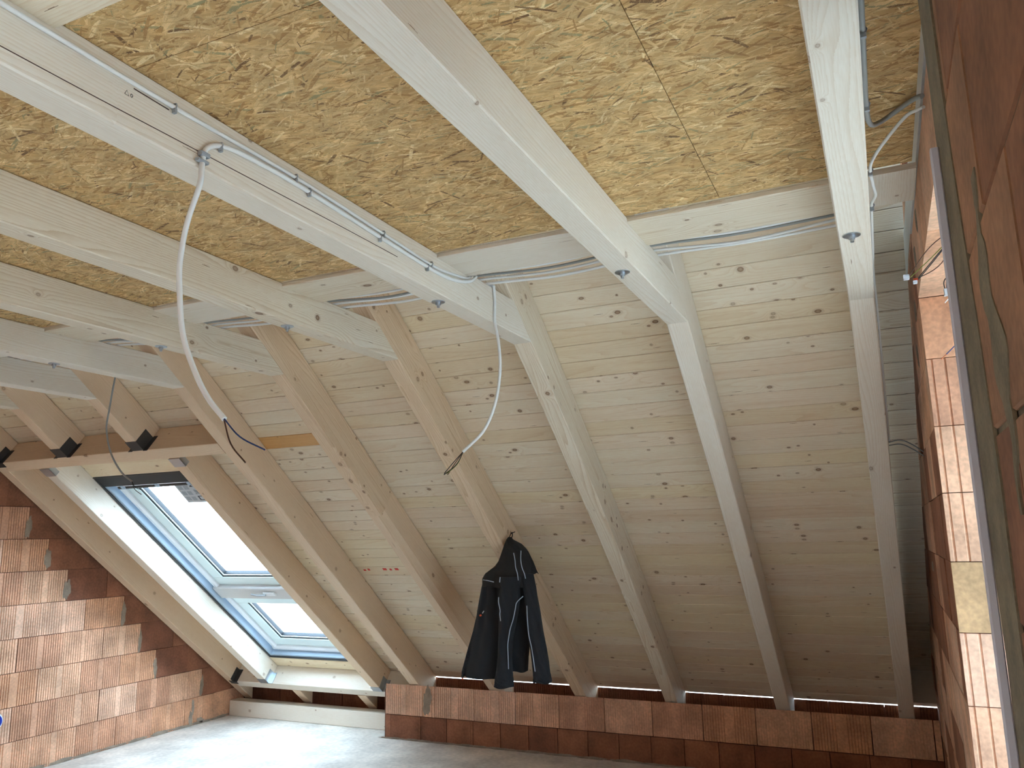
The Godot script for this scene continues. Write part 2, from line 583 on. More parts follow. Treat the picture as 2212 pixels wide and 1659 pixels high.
func uv_plate(x0: float, x1: float, z0: float, z1: float, y0: float, y1: float, off: Vector2) -> ArrayMesh:
	var mb := MB.new()
	var s := 1.15
	var f := func(p: Vector3) -> Vector2: return Vector2(p.x / s, p.z / s) + off
	var a := Vector3(x0, y0, z0)
	var b := Vector3(x1, y0, z0)
	var c := Vector3(x1, y0, z1)
	var d := Vector3(x0, y0, z1)
	mb.quad(a, b, c, d, Vector3.DOWN, f.call(a), f.call(b), f.call(c), f.call(d))
	var u := Vector3(0, y1 - y0, 0)
	mb.quad(a + u, b + u, c + u, d + u, Vector3.UP, f.call(a), f.call(b), f.call(c), f.call(d))
	var e := Vector2(0, 0.015)
	mb.quad(a, b, b + u, a + u, Vector3.FORWARD, f.call(a), f.call(b), f.call(b) + e, f.call(a) + e)
	mb.quad(d, c, c + u, d + u, Vector3.BACK, f.call(d), f.call(c), f.call(c) + e, f.call(d) + e)
	mb.quad(a, d, d + u, a + u, Vector3.LEFT, f.call(a), f.call(d), f.call(d) + e, f.call(a) + e)
	mb.quad(b, c, c + u, b + u, Vector3.RIGHT, f.call(b), f.call(c), f.call(c) + e, f.call(b) + e)
	return mb.mesh()

func build_ceiling() -> void:
	var c := structure("ceiling")
	var rows := [[-2.515, -1.155, [0.175, -0.393, -2.893, -5.393, -6.13]], [-1.153, 0.095, [0.175, -1.643, -4.143, -6.13]], [0.097, 0.95, [0.175, -0.393, -2.893, -5.393, -6.13]]]
	for r in rows:
		var xs: Array = r[2]
		for i in xs.size() - 1:
			obj("strand_board_panel", uv_plate(xs[i + 1] + 0.001, xs[i] - 0.001, r[0], r[1], OSB, OSB + 0.018, Vector2(rng.randf(), rng.randf())), M.strand, c)

func build_roof_boards() -> void:
	var c := structure("roof_boarding")
	var pitch := 0.1105
	var t := -0.006 - 9 * pitch
	var row := 0
	var ends := [0.045, rx(2) + 0.05, rx(4) + 0.05, rx(5) + 0.05]
	var cuts := [[0.045, -2.27, -6.08], [0.045, -0.76, -3.03, -6.08], [0.045, -1.52, -4.55, -6.08], [0.045, -3.03, -5.30, -6.08], [0.045, -3.79, -6.08]]
	while t < 3.735:
		var t1 := minf(t + pitch, 3.745)
		var segs := []
		var cut: Array = cuts[(row * 2 + row / 5) % 5]
		for i in cut.size() - 1:
			segs.append([cut[i + 1], cut[i]])
		# the opening of the roof window
		if t1 > 0.90 and t < 3.52:
			var out := []
			for s in segs:
				if s[1] <= -5.60 or s[0] >= -4.30:
					out.append(s)
				else:
					if s[0] < -5.60:
						out.append([s[0], -5.60])
					if s[1] > -4.30:
						out.append([-4.30, s[1]])
			segs = out
		for s in segs:
			var m: Material = M.board[rng.randi() % M.board.size()]
			if row == 15 and s[1] < -0.9:
				m = M.board_amber
			var dz := rng.randf_range(0, 0.0018)
			var far := t1 - 0.0016
			obj("board", sbox(s[0] + 0.0007, s[1] - 0.0007, t, far, RH + dz, RH + 0.022, 0.0022), m, c)
		# beside the brick wall the bay is open up to the roof's upper boards
		obj("upper_board", sbox(0.046, XW + 0.02, t, t1 - 0.004, RH + 0.25, RH + 0.265, 0.002), M.fir, c)
		t = t1
		row += 1
	# counter batten along the edge of the lining and the piece that closes the gap at the eave
	obj("edge_batten", sbox(0.020, 0.0445, -1.0, 3.745, RH + 0.0225, RH + 0.265, 0.002, false), M.spruce, c)
	obj("end_batten", sbox(0.046, XW + 0.02, 3.70, 3.745, RH + 0.002, RH + 0.249, 0.002), M.spruce, c)
	obj("head_batten", sbox(0.046, 0.52, -1.05, -1.002, RH + 0.002, RH + 0.265, 0.002), M.spruce, c)
	# lower strip behind the wall plate and the hidden upper roof up to the ridge
	obj("eave_board", sbox(-6.13, -4.10, 3.746, 3.98, RH, RH + 0.022, 0.002), M.board[3], c)
	obj("upper_boarding", sbox(-6.4, 0.6, -1.5, -1.003, RH, RH + 0.03, 0.0), M.board[0], c)
	# cover over the boards so that no sky shows through the joints
	var mb := MB.new()
	add_sbox(mb, -6.4, -5.58, -1.0, 3.745, RH + 0.023, RH + 0.05, 0.0)
	add_sbox(mb, -4.32, 0.045, -1.0, 3.745, RH + 0.023, RH + 0.05, 0.0)
	add_sbox(mb, 0.02, 0.6, -1.05, 3.76, RH + 0.266, RH + 0.29, 0.0)
	add_sbox(mb, -5.58, -4.32, -1.0, 0.89, RH + 0.023, RH + 0.05, 0.0)
	add_sbox(mb, -5.58, -4.32, 3.53, 3.745, RH + 0.023, RH + 0.05, 0.0)
	add_sbox(mb, -6.4, -4.10, 3.745, 4.1, RH + 0.023, RH + 0.05, 0.0)
	obj("roof_membrane", mb.mesh(), M.steel_dark, c)

# What lies out of view: the wall behind the camera with a glazed door, and the bright hall to the right of the pier with its glazed gable.
func build_rear() -> void:
	var w := structure("wall_rear")
	var x0 := XL - 0.3
	obj("masonry", box(Vector3(x0, 0, ZB), Vector3(XG, 3.4, ZB + 0.3), 0.0), M.clay_red[0], w)
	var g := structure("wall_gable")
	var gb := MB.new()
	add_box(gb, Vector3(XG, 0, -3.9), Vector3(XG + 0.3, 3.4, ZB + 0.3), 0.0)
	add_box(gb, Vector3(XW + 0.3, 0, -3.9), Vector3(XG, 3.4, -3.6), 0.0)
	obj("masonry", gb.mesh(), M.plaster, g)
	var r := structure("roof_upper")
	# roof over the room; behind the camera it has a rooflight where the ceiling is not yet laid
	var rx0 := -4.4
	var rx1 := -1.3
	var rz0 := 1.0
	var rz1 := 2.15
	var cv := MB.new()
	add_box(cv, Vector3(x0, 3.35, -2.9), Vector3(0.52, 3.42, rz0), 0.0)
	add_box(cv, Vector3(x0, 3.35, rz1), Vector3(0.52, 3.42, ZB + 0.3), 0.0)
	add_box(cv, Vector3(x0, 3.35, rz0), Vector3(rx0, 3.42, rz1), 0.0)
	add_box(cv, Vector3(rx1, 3.35, rz0), Vector3(0.52, 3.42, rz1), 0.0)
	obj("cover", cv.mesh(), M.board[0], r)
	var w3 := structure("window_3")
	var f3 := MB.new()
	for k in 3:
		var xk := lerpf(rx0, rx1 - 0.08, k / 2.0)
		add_box(f3, Vector3(xk, 3.40, rz0), Vector3(xk + 0.08, 3.48, rz1), 0.003)
		if k < 2:
			var xn := lerpf(rx0, rx1 - 0.08, (k + 1) / 2.0)
			var p3 := MB.new()
			p3.quad(Vector3(xk + 0.08, 3.44, rz0), Vector3(xn, 3.44, rz0), Vector3(xn, 3.44, rz1), Vector3(xk + 0.08, 3.44, rz1), Vector3.UP)
			obj("pane", p3.mesh(), M.glass, w3)
	obj("frame", f3.mesh(), M.frame_white, w3)
	# the hall's flat roof with its rooflight
	var hx := [1.5, 3.7]
	var hz := [-2.8, 2.0]
	var hb := MB.new()
	add_box(hb, Vector3(XP + 0.05, 2.8, -3.9), Vector3(hx[0], 2.95, ZB + 0.3), 0.0)
	add_box(hb, Vector3(hx[1], 2.8, -3.9), Vector3(XG + 0.3, 2.95, ZB + 0.3), 0.0)
	add_box(hb, Vector3(hx[0], 2.8, -3.9), Vector3(hx[1], 2.95, hz[0]), 0.0)
	add_box(hb, Vector3(hx[0], 2.8, hz[1]), Vector3(hx[1], 2.95, ZB + 0.3), 0.0)
	obj("hall_ceiling", hb.mesh(), M.plaster, r)
	var win := structure("window_2")
	var fr := MB.new()
	for k in 4:
		var z: float = lerpf(hz[0], hz[1] - 0.08, k / 3.0)
		add_box(fr, Vector3(hx[0], 2.88, z), Vector3(hx[1], 2.96, z + 0.08), 0.003)
		if k < 3:
			var z2: float = lerpf(hz[0], hz[1] - 0.08, (k + 1) / 3.0)
			var gl := MB.new()
			gl.quad(Vector3(hx[0], 2.92, z + 0.08), Vector3(hx[1], 2.92, z + 0.08), Vector3(hx[1], 2.92, z2), Vector3(hx[0], 2.92, z2), Vector3.UP)
			obj("pane", gl.mesh(), M.glass, win)
	obj("frame", fr.mesh(), M.frame_white, win)

# Roof height above a point z, o over the rafters' underside.
func roof_y(z: float, o: float) -> float:
	return minf(3.4, KY + o / COS - TAN * (KZ - z))

func build_wall_left() -> void:
	var w := structure("wall_left")
	var core := PackedVector2Array([Vector2(-6.85, 0), Vector2(ZB, 0), Vector2(ZB, 3.4), Vector2(KZ + (3.4 - KY - 0.2 / COS) / TAN, 3.4), Vector2(-6.85, maxf(0.05, roof_y(-6.85, 0.2)))])
	obj("core", prism_x(core, XL - 0.30, XL - 0.022), M.clay_core, w)
	var clip := PackedVector2Array([Vector2(-6.62, 0), Vector2(ZB, 0), Vector2(ZB, 2.76), Vector2(KZ + (2.76 - KY - 0.19 / COS) / TAN, 2.76), Vector2(-6.62, roof_y(-6.62, 0.19))])
	var whole := [ribbed(0.371, 0.2485, 0.024), ribbed(0.371, 0.2485, 0.024, 0.0, 0.0185, 0.008, 0.0055, 0.06), ribbed(0.371, 0.2485, 0.024, 0.0, 0.021, 0.007, 0.0045, 0.03)]
	for r in 11:
		var y := r * 0.25
		var z := (-4.73 if r % 2 == 0 else -4.545) - 6 * 0.375
		var edge_done := false
		while z < -0.9:
			var rect := PackedVector2Array([Vector2(z + 0.001, y + 0.001), Vector2(z + 0.374, y + 0.001), Vector2(z + 0.374, y + 0.249), Vector2(z + 0.001, y + 0.249)])
			var parts := Geometry2D.intersect_polygons(rect, clip)
			for q in parts:
				var area := 0.0
				for i in q.size():
					area += q[i].cross(q[(i + 1) % q.size()]) / 2
				if absf(area) < 0.002:
					continue
				# blocks cut to the slope stand on end and show their smooth red side
				var near_roof: bool = roof_y(z, 0.0) < y + 0.27
				if not near_roof and absf(area) > 0.0915:
					var o := obj("clay_block", whole[rng.randi() % 3], M.clay[rng.randi() % 5], w)
					o.position = Vector3(XL + rng.randf_range(-0.002, 0.005), y, z + 0.373)
					if not edge_done and r > 0:      # mortar squeezed out beside the cut blocks
						edge_done = true
						obj("mortar_patch", lump(Vector3(XL, y + 0.09, z), Vector3.FORWARD, Vector3.UP, Vector3.RIGHT, 0.022 + 0.012 * rng.randf(), 0.10, 0.008), M.mortar, w)
					o.rotation.y = PI / 2
				else:
					obj("cut_clay_block", prism_x(q, XL - 0.022, XL - rng.randf_range(0.001, 0.005)), M.clay_red[rng.randi() % 3] if r > 0 else M.clay[2], w)
			z += 0.375
	# mortar in the corner and along the floor
	for a in [[-5.93, 0.06, 0.022, 0.10], [-5.95, 0.17, 0.02, 0.07], [-6.05, 0.03, 0.05, 0.03]]:
		obj("mortar_patch", lump(Vector3(XL, a[1], a[0]), Vector3.FORWARD, Vector3.UP, Vector3.RIGHT, a[2], a[3], 0.006), M.mortar, w)
	var zz := -6.3
	while zz < -3.0:
		obj("mortar_fillet", lump(Vector3(XL, 0.012, zz), Vector3.FORWARD, Vector3.UP, Vector3.RIGHT, 0.14, 0.010 + 0.012 * rng.randf(), 0.006), M.mortar, w)
		zz += 0.24

func build_wall_knee() -> void:
	var w := structure("wall_knee")
	var lo := ribbed(0.248, 0.198, 0.10, 0.0, 0.0125, 0.003, 0.001, 0.20)
	var top := [ribbed(0.373, 0.2515, 0.10, 0.079), ribbed(0.373, 0.2515, 0.10, 0.079, 0.0185, 0.005, 0.002, 0.06)]
	var last := ribbed(0.12, 0.2515, 0.10, 0.079)
	var x := -4.012
	obj("clay_block", ribbed(0.055, 0.198, 0.10, 0.0, 0.0125, 0.003, 0.001, 0.05), M.clay_red[1], w).position = Vector3(-4.120, 0, ZN)
	obj("clay_block", ribbed(0.30, 0.198, 0.10, 0.0, 0.0125, 0.003, 0.001, 0.25), M.clay_red[0], w).position = Vector3(-4.065, 0, ZN)
	x = -3.763
	while x < XW - 0.02:
		obj("clay_block", lo if x < XW - 0.25 else ribbed(XW - x - 0.002, 0.198, 0.10, 0.0, 0.0125, 0.003, 0.001, 0.20), M.clay_red[rng.randi() % 3], w).position = Vector3(x, 0, ZN - rng.randf_range(0, 0.004))
		x += 0.2505
	obj("clay_block", ribbed(0.37, 0.2515, 0.10, 0.079), M.clay[1], w).position = Vector3(-4.120, 0.2, ZN)
	obj("clay_block", last, M.clay[3], w).position = Vector3(-3.748, 0.2, ZN)
	x = -3.626
	while x < XW - 0.02:
		var o := obj("clay_block", top[rng.randi() % 2] if x < XW - 0.375 else ribbed(XW - x - 0.002, 0.2515, 0.10, 0.079), M.clay[rng.randi() % 5], w)
		o.position = Vector3(x, 0.2, ZN - rng.randf_range(0, 0.004))
		x += 0.3775
	obj("mortar_patch", lump(Vector3(-3.70, 0.33, ZN), Vector3.RIGHT, Vector3.UP, Vector3.BACK, 0.05, 0.12, 0.005), M.mortar, w)
	obj("core", box(Vector3(-4.11, 0, ZN - 0.13), Vector3(XW + 0.02, 0.33, ZN - 0.05), 0.0), M.clay_core, w)
	x = -4.05
	while x < -1.3:
		obj("mortar_fillet", lump(Vector3(x, 0.006, ZN), Vector3.RIGHT, Vector3.UP, Vector3.BACK, 0.15, 0.008 + 0.008 * rng.randf(), 0.01), M.mortar, w)
		x += 0.26
	# outer wall behind the knee wall, its top course just short of the boards
	var e := structure("wall_eave")
	x = -4.10
	while x < 0.45:
		var l := 0.373 if rng.randf() < 0.8 else 0.15
		obj("clay_block", ribbed(l, 0.2690, 0.08, 0.02), M.clay_red[rng.randi() % 3], e).position = Vector3(x, 0.2 + rng.randf_range(-0.002, 0.001), -6.51)
		x += l
	obj("base", box(Vector3(-4.10, 0, -6.63), Vector3(0.6, 0.2, -6.515), 0.0), M.clay_core, e)
	obj("base", box(Vector3(-4.10, 0.2, -6.61), Vector3(0.6, 0.435, -6.592), 0.0), M.clay_core, e)
	x = -6.13
	while x < -4.15:
		obj("clay_block", ribbed(0.373, 0.26, 0.10, 0.02), M.clay_red[rng.randi() % 3], e).position = Vector3(x, 0.0, -6.72)
		x += 0.385
	obj("base", box(Vector3(-6.4, 0, -6.95), Vector3(-4.1, 0.40, -6.83), 0.0), M.clay_core, e)
	obj("base", box(Vector3(-4.14, 0, -6.80), Vector3(-4.10, 0.40, ZN - 0.02), 0.0), M.clay_core, e)

func build_wall_right() -> void:
	var w := structure("wall_right")
	var zj := -3.25       # far jamb of the opening
	var yl := 2.535       # underside of its lintel
	var z_end := -6.62
	var x1 := XW + 0.30
	var far := PackedVector2Array([Vector2(z_end, 0), Vector2(zj - 0.03, 0), Vector2(zj - 0.03, minf(3.2, roof_y(zj - 0.03, 0.47))), Vector2(z_end, roof_y(z_end, 0.47))])
	obj("core", prism_x(far, XW + 0.02, x1), M.clay_core, w)
	obj("core", box(Vector3(XW + 0.02, yl + 0.02, zj - 0.03), Vector3(x1, 3.2, -1.1), 0.0), M.clay_core, w)
	# face towards the room
	var ys := [0.0, 0.10, 0.35, 0.60, 0.845, 1.09, 1.33, 1.57, 1.81, 2.05, 2.30, yl, 2.78, 3.03, 3.28]
	for r in ys.size() - 1:
		var z := zj - (0.375 if r % 2 == 0 else 0.19)
		var z1 := zj - 0.001
		while z1 > z_end:
			var rect := PackedVector2Array([Vector2(maxf(z, z_end) + 0.003, ys[r] + 0.002), Vector2(z1 - 0.003, ys[r] + 0.002), Vector2(z1 - 0.003, ys[r + 1] - 0.002), Vector2(maxf(z, z_end) + 0.003, ys[r + 1] - 0.002)])
			if z1 > zj - 0.01:      # the block at the jamb gives its end its own face
				rect[1].x = zj - 0.03
				rect[2].x = zj - 0.03
			for q in Geometry2D.intersect_polygons(rect, far):
				obj("clay_block", prism_x(q, XW + rng.randf_range(0, 0.004), XW + 0.03), M.clay[rng.randi() % 5] if rng.randf() < 0.6 else M.clay_red[1], w)
			z1 = z
			z -= 0.375
		if r < ys.size() - 4 and r > 0:
			var h: float = ys[r + 1] - ys[r]
			var m: Material = M.clay_pale if r == 6 else (M.clay[2] if r == 10 else M.clay[rng.randi() % 5])
			var jm := ribbed(0.30, h, 0.03, 0.0, 0.055, 0.003, 0.0, 0.3) if r in [6, 10] else ribbed(0.30, h, 0.03, 0.0, 0.043, 0.010, 0.005, 0.0)
			obj("jamb_block", jm, m, w).position = Vector3(XW, ys[r], zj)
	# lintel: tile shells in a row, their undersides form the head of the opening
	var lz := zj
	while lz < -1.2:
		obj("lintel_shell", box(Vector3(XW, yl, lz + 0.0015), Vector3(x1, 2.762, lz + 0.2485), 0.003), M.clay[rng.randi() % 5], w)
		lz += 0.25
	lz = zj - 0.002
	obj("upper_block", box(Vector3(XW + 0.012, 2.765, -3.30), Vector3(x1, 3.2, -1.1), 0.0), M.clay_red[2], w)
	for a in [[-3.12, 2.66, 0.03, 0.05], [-2.85, 2.70, 0.02, 0.04], [-3.5, 2.55, 0.03, 0.05], [-3.7, 2.4, 0.025, 0.05], [-4.6, 1.5, 0.06, 0.03]]:
		obj("mortar_patch", lump(Vector3(XW, a[1], a[0]), Vector3.FORWARD, Vector3.UP, Vector3.LEFT, a[2], a[3], 0.004), M.mortar, w)

# A smear of mortar on the pier's face: a wavy strip from (z, y) to (z, y), w wide.
func smear(z0: float, y0: float, z1: float, y1: float, w: float, wild: float, lift := 0.0015) -> ArrayMesh:
	var n := 26
	var l := PackedVector2Array()
	var r := PackedVector2Array()
	var ph := rng.randf() * TAU
	for i in n + 1:
		var f := float(i) / n
		var z := lerpf(z0, z1, f)
		var y := lerpf(y0, y1, f)
		var e := sin(PI * clampf(f * 1.0, 0.02, 0.98)) ** 0.3
		l.append(Vector2(z - w * e * (0.5 + wild * (0.5 * sin(7 * f + ph) + 0.3 * sin(19 * f + 2 * ph) + 0.2 * rng.randf())), y))
		r.append(Vector2(z + w * e * (0.5 + wild * (0.5 * sin(9 * f + 3 * ph) + 0.3 * sin(23 * f + ph) + 0.2 * rng.randf())), y))
	r.reverse()
	l.append_array(r)
	return prism_x(l, XP - lift, XP + 0.0035)

func build_wall_pier() -> void:
	var w := structure("wall_pier")
	var z0 := -1.42
	obj("core", box(Vector3(XP + 0.005, 0, z0 + 0.002), Vector3(0.50, 3.35, -0.5), 0.0), M.mortar_old, w)
	for r in 13:
		var y := r * 0.25 + 0.06
		var z := z0 + (0.0 if r % 2 == 0 else -0.19)
		while z < -0.75:
			var a := maxf(z, z0)
			obj("clay_block", box(Vector3(XP + rng.randf_range(0, 0.002), y + 0.004, a + 0.003), Vector3(XP + 0.1, y + 0.246, minf(z + 0.372, -0.5)), 0.003), M.clay_brown[rng.randi() % 3], w)
			z += 0.375
	# mortar smeared over the edge and the joints
	obj("mortar_smear", smear(z0 + 0.09, 0.02, z0 + 0.075, 3.2, 0.19, 0.25), M.mortar_old, w)
	var k := 0
	for q in [[-1.06, 1.70, -1.09, 2.12, 0.06, 0.8], [-1.08, 1.0, -1.06, 1.45, 0.08, 0.8], [-0.93, 1.42, -0.95, 1.66, 0.03, 0.8]]:
		k += 1
		obj("mortar_smear", smear(q[0], q[1], q[2], q[3], q[4], q[5], 0.0010 + 0.0003 * k), M.mortar_old, w)
	var t := struct("trim_1", box(Vector3(XP - 0.0145, 0.0, z0), Vector3(XP - 0.0016, 2.305, z0 + 0.018), 0.002), M.bead)
	t.set_meta("label", "pale plaster bead on the edge of the brick pier")

func build_window() -> void:
	var w := structure("window_1")
	obj("frame", sring(-5.551, -4.344, 0.90, 3.52, 0.20, 0.36, 0.035, 0.003), M.frame_blue, w)
	obj("frame_trim", sring(-5.553, -4.342, 0.898, 3.522, 0.185, 0.205, 0.012, 0.003), M.steel_dark, w)
	# the lifting sash above and the fixed sash below, each a stepped profile
	for a in [[0.96, 2.50], [2.56, 3.485]]:
		var s := obj("sash", sring(-5.505, -4.39, a[0], a[1], 0.245, 0.33, 0.055, 0.014), M.frame_white, w)
		obj("sash_inner", sring(-5.452, -4.443, a[0] + 0.053, a[1] - 0.053, 0.275, 0.33, 0.115, 0.004), M.frame_pale, s)
		obj("gasket", sring(-5.338, -4.557, a[0] + 0.167, a[1] - 0.167, 0.282, 0.33, 0.008, 0.001), M.gasket, s)
		obj("bead", sring(-5.331, -4.564, a[0] + 0.174, a[1] - 0.174, 0.288, 0.33, 0.014, 0.001), M.frame_pale, s)
		obj("gasket", sring(-5.318, -4.577, a[0] + 0.187, a[1] - 0.187, 0.295, 0.33, 0.005, 0.001), M.gasket, s)
		var g := MB.new()
		g.quad(S(-5.33, a[0] + 0.17, 0.312), S(-4.56, a[0] + 0.17, 0.312), S(-4.56, a[1] - 0.17, 0.312), S(-5.33, a[1] - 0.17, 0.312), Vector3(0, -COS, SIN))
		obj("pane", g.mesh(), M.glass, s)
	obj("rail", sbox(-5.51, -4.385, 2.44, 2.60, 0.235, 0.33, 0.008), M.frame_grey, w)
	# blind box and ventilation bar along the top
	obj("top_flap", sbox(-5.55, -4.345, 0.90, 1.02, 0.19, 0.32, 0.01), M.flap, w)
	obj("ventilation_bar", sbox(-5.48, -4.42, 1.075, 1.098, 0.235, 0.26, 0.004), M.steel_dark, w)
	obj("blind_roll", tube([S(-5.47, 1.05, 0.245), S(-4.43, 1.05, 0.245)], 0.018, 2, 12), M.frame_white, w)
	for xx in [-5.42, -5.05, -4.72]:
		obj("bar_bracket", sbox(xx, xx + 0.03, 1.02, 1.085, 0.222, 0.235, 0.002), M.frame_blue, w)
	var h := obj("handle", tube([S(-5.09, 2.50, 0.215), S(-5.02, 2.503, 0.205), S(-4.93, 2.505, 0.21)], 0.009, 6), M.zinc, w)
	obj("handle_plate", sbox(-4.96, -4.84, 2.485, 2.535, 0.222, 0.236, 0.006), M.frame_white, h)
	var st := MB.new()
	st.quad(S(-4.995, 1.155, 0.308), S(-4.68, 1.155, 0.308), S(-4.72, 1.375, 0.307), S(-5.005, 1.37, 0.307), Vector3(0, -COS, SIN), Vector2(0, 0), Vector2(1, 0), Vector2(1, 1), Vector2(0, 1))
	obj("sticker", st.mesh(), M.sticker, w)
	obj("lining_board", sbox(-5.55, -4.345, 0.585, 0.895, 0.19, 0.206, 0.002), M.board[2], w)
	obj("lining_board", sbox(-5.55, -4.345, 3.525, 3.672, 0.185, 0.206, 0.002), M.board[2], w)

# ---------------------------------------------------------------- timber frame
const FROM_PIER := ["nearest the brick pier", "second from the brick pier", "third from the brick pier", "fourth from the brick pier", "fifth from the brick pier", "sixth from the brick pier", "seventh from the brick pier", "eighth from the brick pier"]
const BAY := ["in the bay beside the brick pier", "in the second bay from the brick pier", "in the third bay from the brick pier", "in the fourth bay from the brick pier", "in the fifth bay from the brick pier", "in the sixth bay from the brick pier", "in the seventh bay from the brick pier", "in the eighth bay from the brick pier"]

func rafter_mesh(i: int, t0: float, t1: float, zend := 0.0, bow := 0.0, wane := 0.0) -> ArrayMesh:
	var D := Vector3(0, -SIN, -COS)
	var N := Vector3(0, COS, -SIN)
	var mb := MB.new()
	var A := S(rx(i), 0, 0)
	var p1 := S(rx(i), t1, 0)
	var n1 := D
	if zend < 0.0:
		p1 = Vector3(0, 0, zend)
		n1 = Vector3.FORWARD
	add_timber(mb, A, D, Vector3.RIGHT, N, RB, RH - 0.001, S(rx(i), t0, 0), D, p1, n1, 0.004, 2.4, 0.6, bow, wane)
	return mb.mesh()

func hanger(parent: Node3D, x: float, t: float, m: Material) -> void:
	# a steel joist hanger: seat under the timber's end and two cheeks turned out onto the header
	var mb := MB.new()
	add_sbox(mb, x - 0.003, x + RB + 0.003, t - 0.085, t - 0.001, -0.004, -0.0005, 0.0)
	for s in [0, 1]:
		var xa := x - 0.003 if s == 0 else x + RB + 0.0005
		add_sbox(mb, xa, xa + 0.0025, t - 0.085, t - 0.001, 0.0, 0.115, 0.0)
	obj("joist_hanger", mb.mesh(), m, parent)
	for s in [0, 1]:
		var fl := MB.new()
		var xb := x - 0.04 if s == 0 else x + RB + 0.003
		add_sbox(fl, xb, xb + 0.037, t - 0.0035, t - 0.001, -0.01, 0.125, 0.0)
		obj("hanger_flange", fl.mesh(), m, parent)

func build_rafters() -> void:
	for i in 6:
		var label: String = ["pale planed rafter ", "pale planed rafter ", "pale planed rafter ", "rafter the black jacket hangs on, ", "pale planed rafter ", "rafter where both window headers end, "][i] + FROM_PIER[i]
		var m: Material = [M.spruce, M.spruce, M.fir, M.fir_warm, M.fir_warm, M.spruce_warm][i]
		var bow: float = [0.0, -0.03, -0.07, -0.04, -0.04, -0.05][i]
		if i == 4:      # its lower part keeps the rounded edge of the log
			var q := thing("rafter", "rafter with a waney lower edge, " + FROM_PIER[i], "rafter", S(rx(i), 3.7, 0), "full length rafters")
			obj("timber", rafter_mesh(i, -1.35, 1.25, 0.0, bow), m, q)
			obj("waney_timber", rafter_mesh(i, 1.25, 3.7, -6.495, bow, 0.03), M.spruce_warm, q)
			continue
		var o := obj("rafter", rafter_mesh(i, -1.35, 3.7, -6.495, bow), m)
		tag(o, label, "rafter", "full length rafters")
	for i in [6, 7]:
		var o := thing("rafter", "short rafter hung on the upper header, " + FROM_PIER[i], "rafter", S(rx(i), 0.48, 0), "short rafters above the roof window")
		obj("timber", rafter_mesh(i, -1.35, 0.478), M.spruce_warm, o)
		hanger(o, rx(i), 0.479, M.steel_dark)
		var b := obj("rafter_stub", rafter_mesh(i, 3.783, 3.95, -6.60), M.spruce_warm)
		tag(b, "short rafter stub below the lower header, " + ("farther from the ribbed gable wall" if i == 6 else "nearer the ribbed gable wall"), "rafter", "rafter stubs below the window")
	var e := obj("rafter", rafter_mesh(8, -1.35, 3.95, -6.60), M.spruce_warm)
	tag(e, "edge rafter running along the ribbed brick gable wall", "rafter", "full length rafters")

func build_collars() -> void:
	for i in 8:
		var label: String = "collar beam " + FROM_PIER[i]
		if i == 2:
			label = "collar beam with white cables clipped along its side"
		elif i == 0:
			label = "collar beam with grey cable hung on its side, beside the brick pier"
		var o := thing("collar_beam", label, "beam", Vector3(rx(i), KY, KZ), "collar beams under the strand board ceiling")
		var mb := MB.new()
		var n0 := Vector3(0, -COS, SIN)     # cut along the underside of the rafters
		add_timber(mb, Vector3(rx(i), KY, 0), Vector3.BACK, Vector3.RIGHT, Vector3.UP, RB, OSB - KY - 0.001, S(rx(i), 0, -0.0008), n0, Vector3(rx(i), KY, ZB - 0.001), Vector3.BACK, 0.004)
		obj("timber", mb.mesh(), M.spruce if i in [0, 1, 2, 5, 6] else M.fir, o)
		if i == 2:
			var sx := rx(i) + RB
			obj("drying_crack", tube([Vector3(sx, 2.640, 0.3), Vector3(sx, 2.642, -0.85), Vector3(sx, 2.649, -1.35), Vector3(sx, 2.659, -1.93), Vector3(sx, 2.662, -2.25)], 0.0013, 6, 5), M.wire_brown, o)
			obj("drying_crack", tube([Vector3(sx, 2.714, -1.15), Vector3(sx, 2.712, -1.25)], 0.0016, 4, 5), M.wire_brown, o)
			obj("pencil_mark", tube([Vector3(sx, 2.690, -1.128), Vector3(sx, 2.701, -1.133), Vector3(sx, 2.689, -1.139), Vector3(sx, 2.690, -1.128)], 0.0008, 1, 4), M.wire_black, o)
			obj("pencil_mark", tube([Vector3(sx, 2.694, -1.143), Vector3(sx, 2.698, -1.146), Vector3(sx, 2.694, -1.149), Vector3(sx, 2.690, -1.146), Vector3(sx, 2.694, -1.143)], 0.0008, 4, 4), M.wire_black, o)
		if i < 6:
			var c := Vector3(rx(i) + RB / 2 - 0.008, KY, -2.632)
			var wsh := obj("washer", cyl(c + Vector3(0, 0.0005, 0), c - Vector3(0, 0.003, 0), 0.027, 20), M.zinc, o)
			var nut := MB.new()
			add_tube(nut, PackedVector3Array([c - Vector3(0, 0.003, 0), c - Vector3(0, 0.014, 0)]), 0.011, 6)
			obj("nut", nut.mesh(), M.zinc, wsh)
			obj("bolt_end", cyl(c - Vector3(0, 0.014, 0), c - Vector3(0, 0.024, 0), 0.006, 10), M.zinc, wsh)

func build_nailers() -> void:
	# flat boards let in between the collar beams under the far edge of the strand board, and one nearer the middle
	for i in 8:
		var xa := rx(i) + RB + 0.0005
		var xb: float = rx(i - 1) - 0.0005 if i > 0 else XW - 0.004
		var o := obj("nailing_board", box(Vector3(xa, 2.747, -2.785), Vector3(xb, OSB - 0.0005, -2.525), 0.002), M.spruce if i % 2 == 0 else M.fir)
		tag(o, "flat board under the strand board's far edge, " + BAY[i], "board", "boards under the ceiling edge")
	var n := obj("nailing_board", box(Vector3(rx(2) + RB + 0.0005, 2.744, -0.955), Vector3(rx(1) - 0.0005, OSB - 0.0005, -0.69), 0.002), M.board[4])
	tag(n, "cream board across the strand board, well away from the slope", "board", "boards under the ceiling edge")

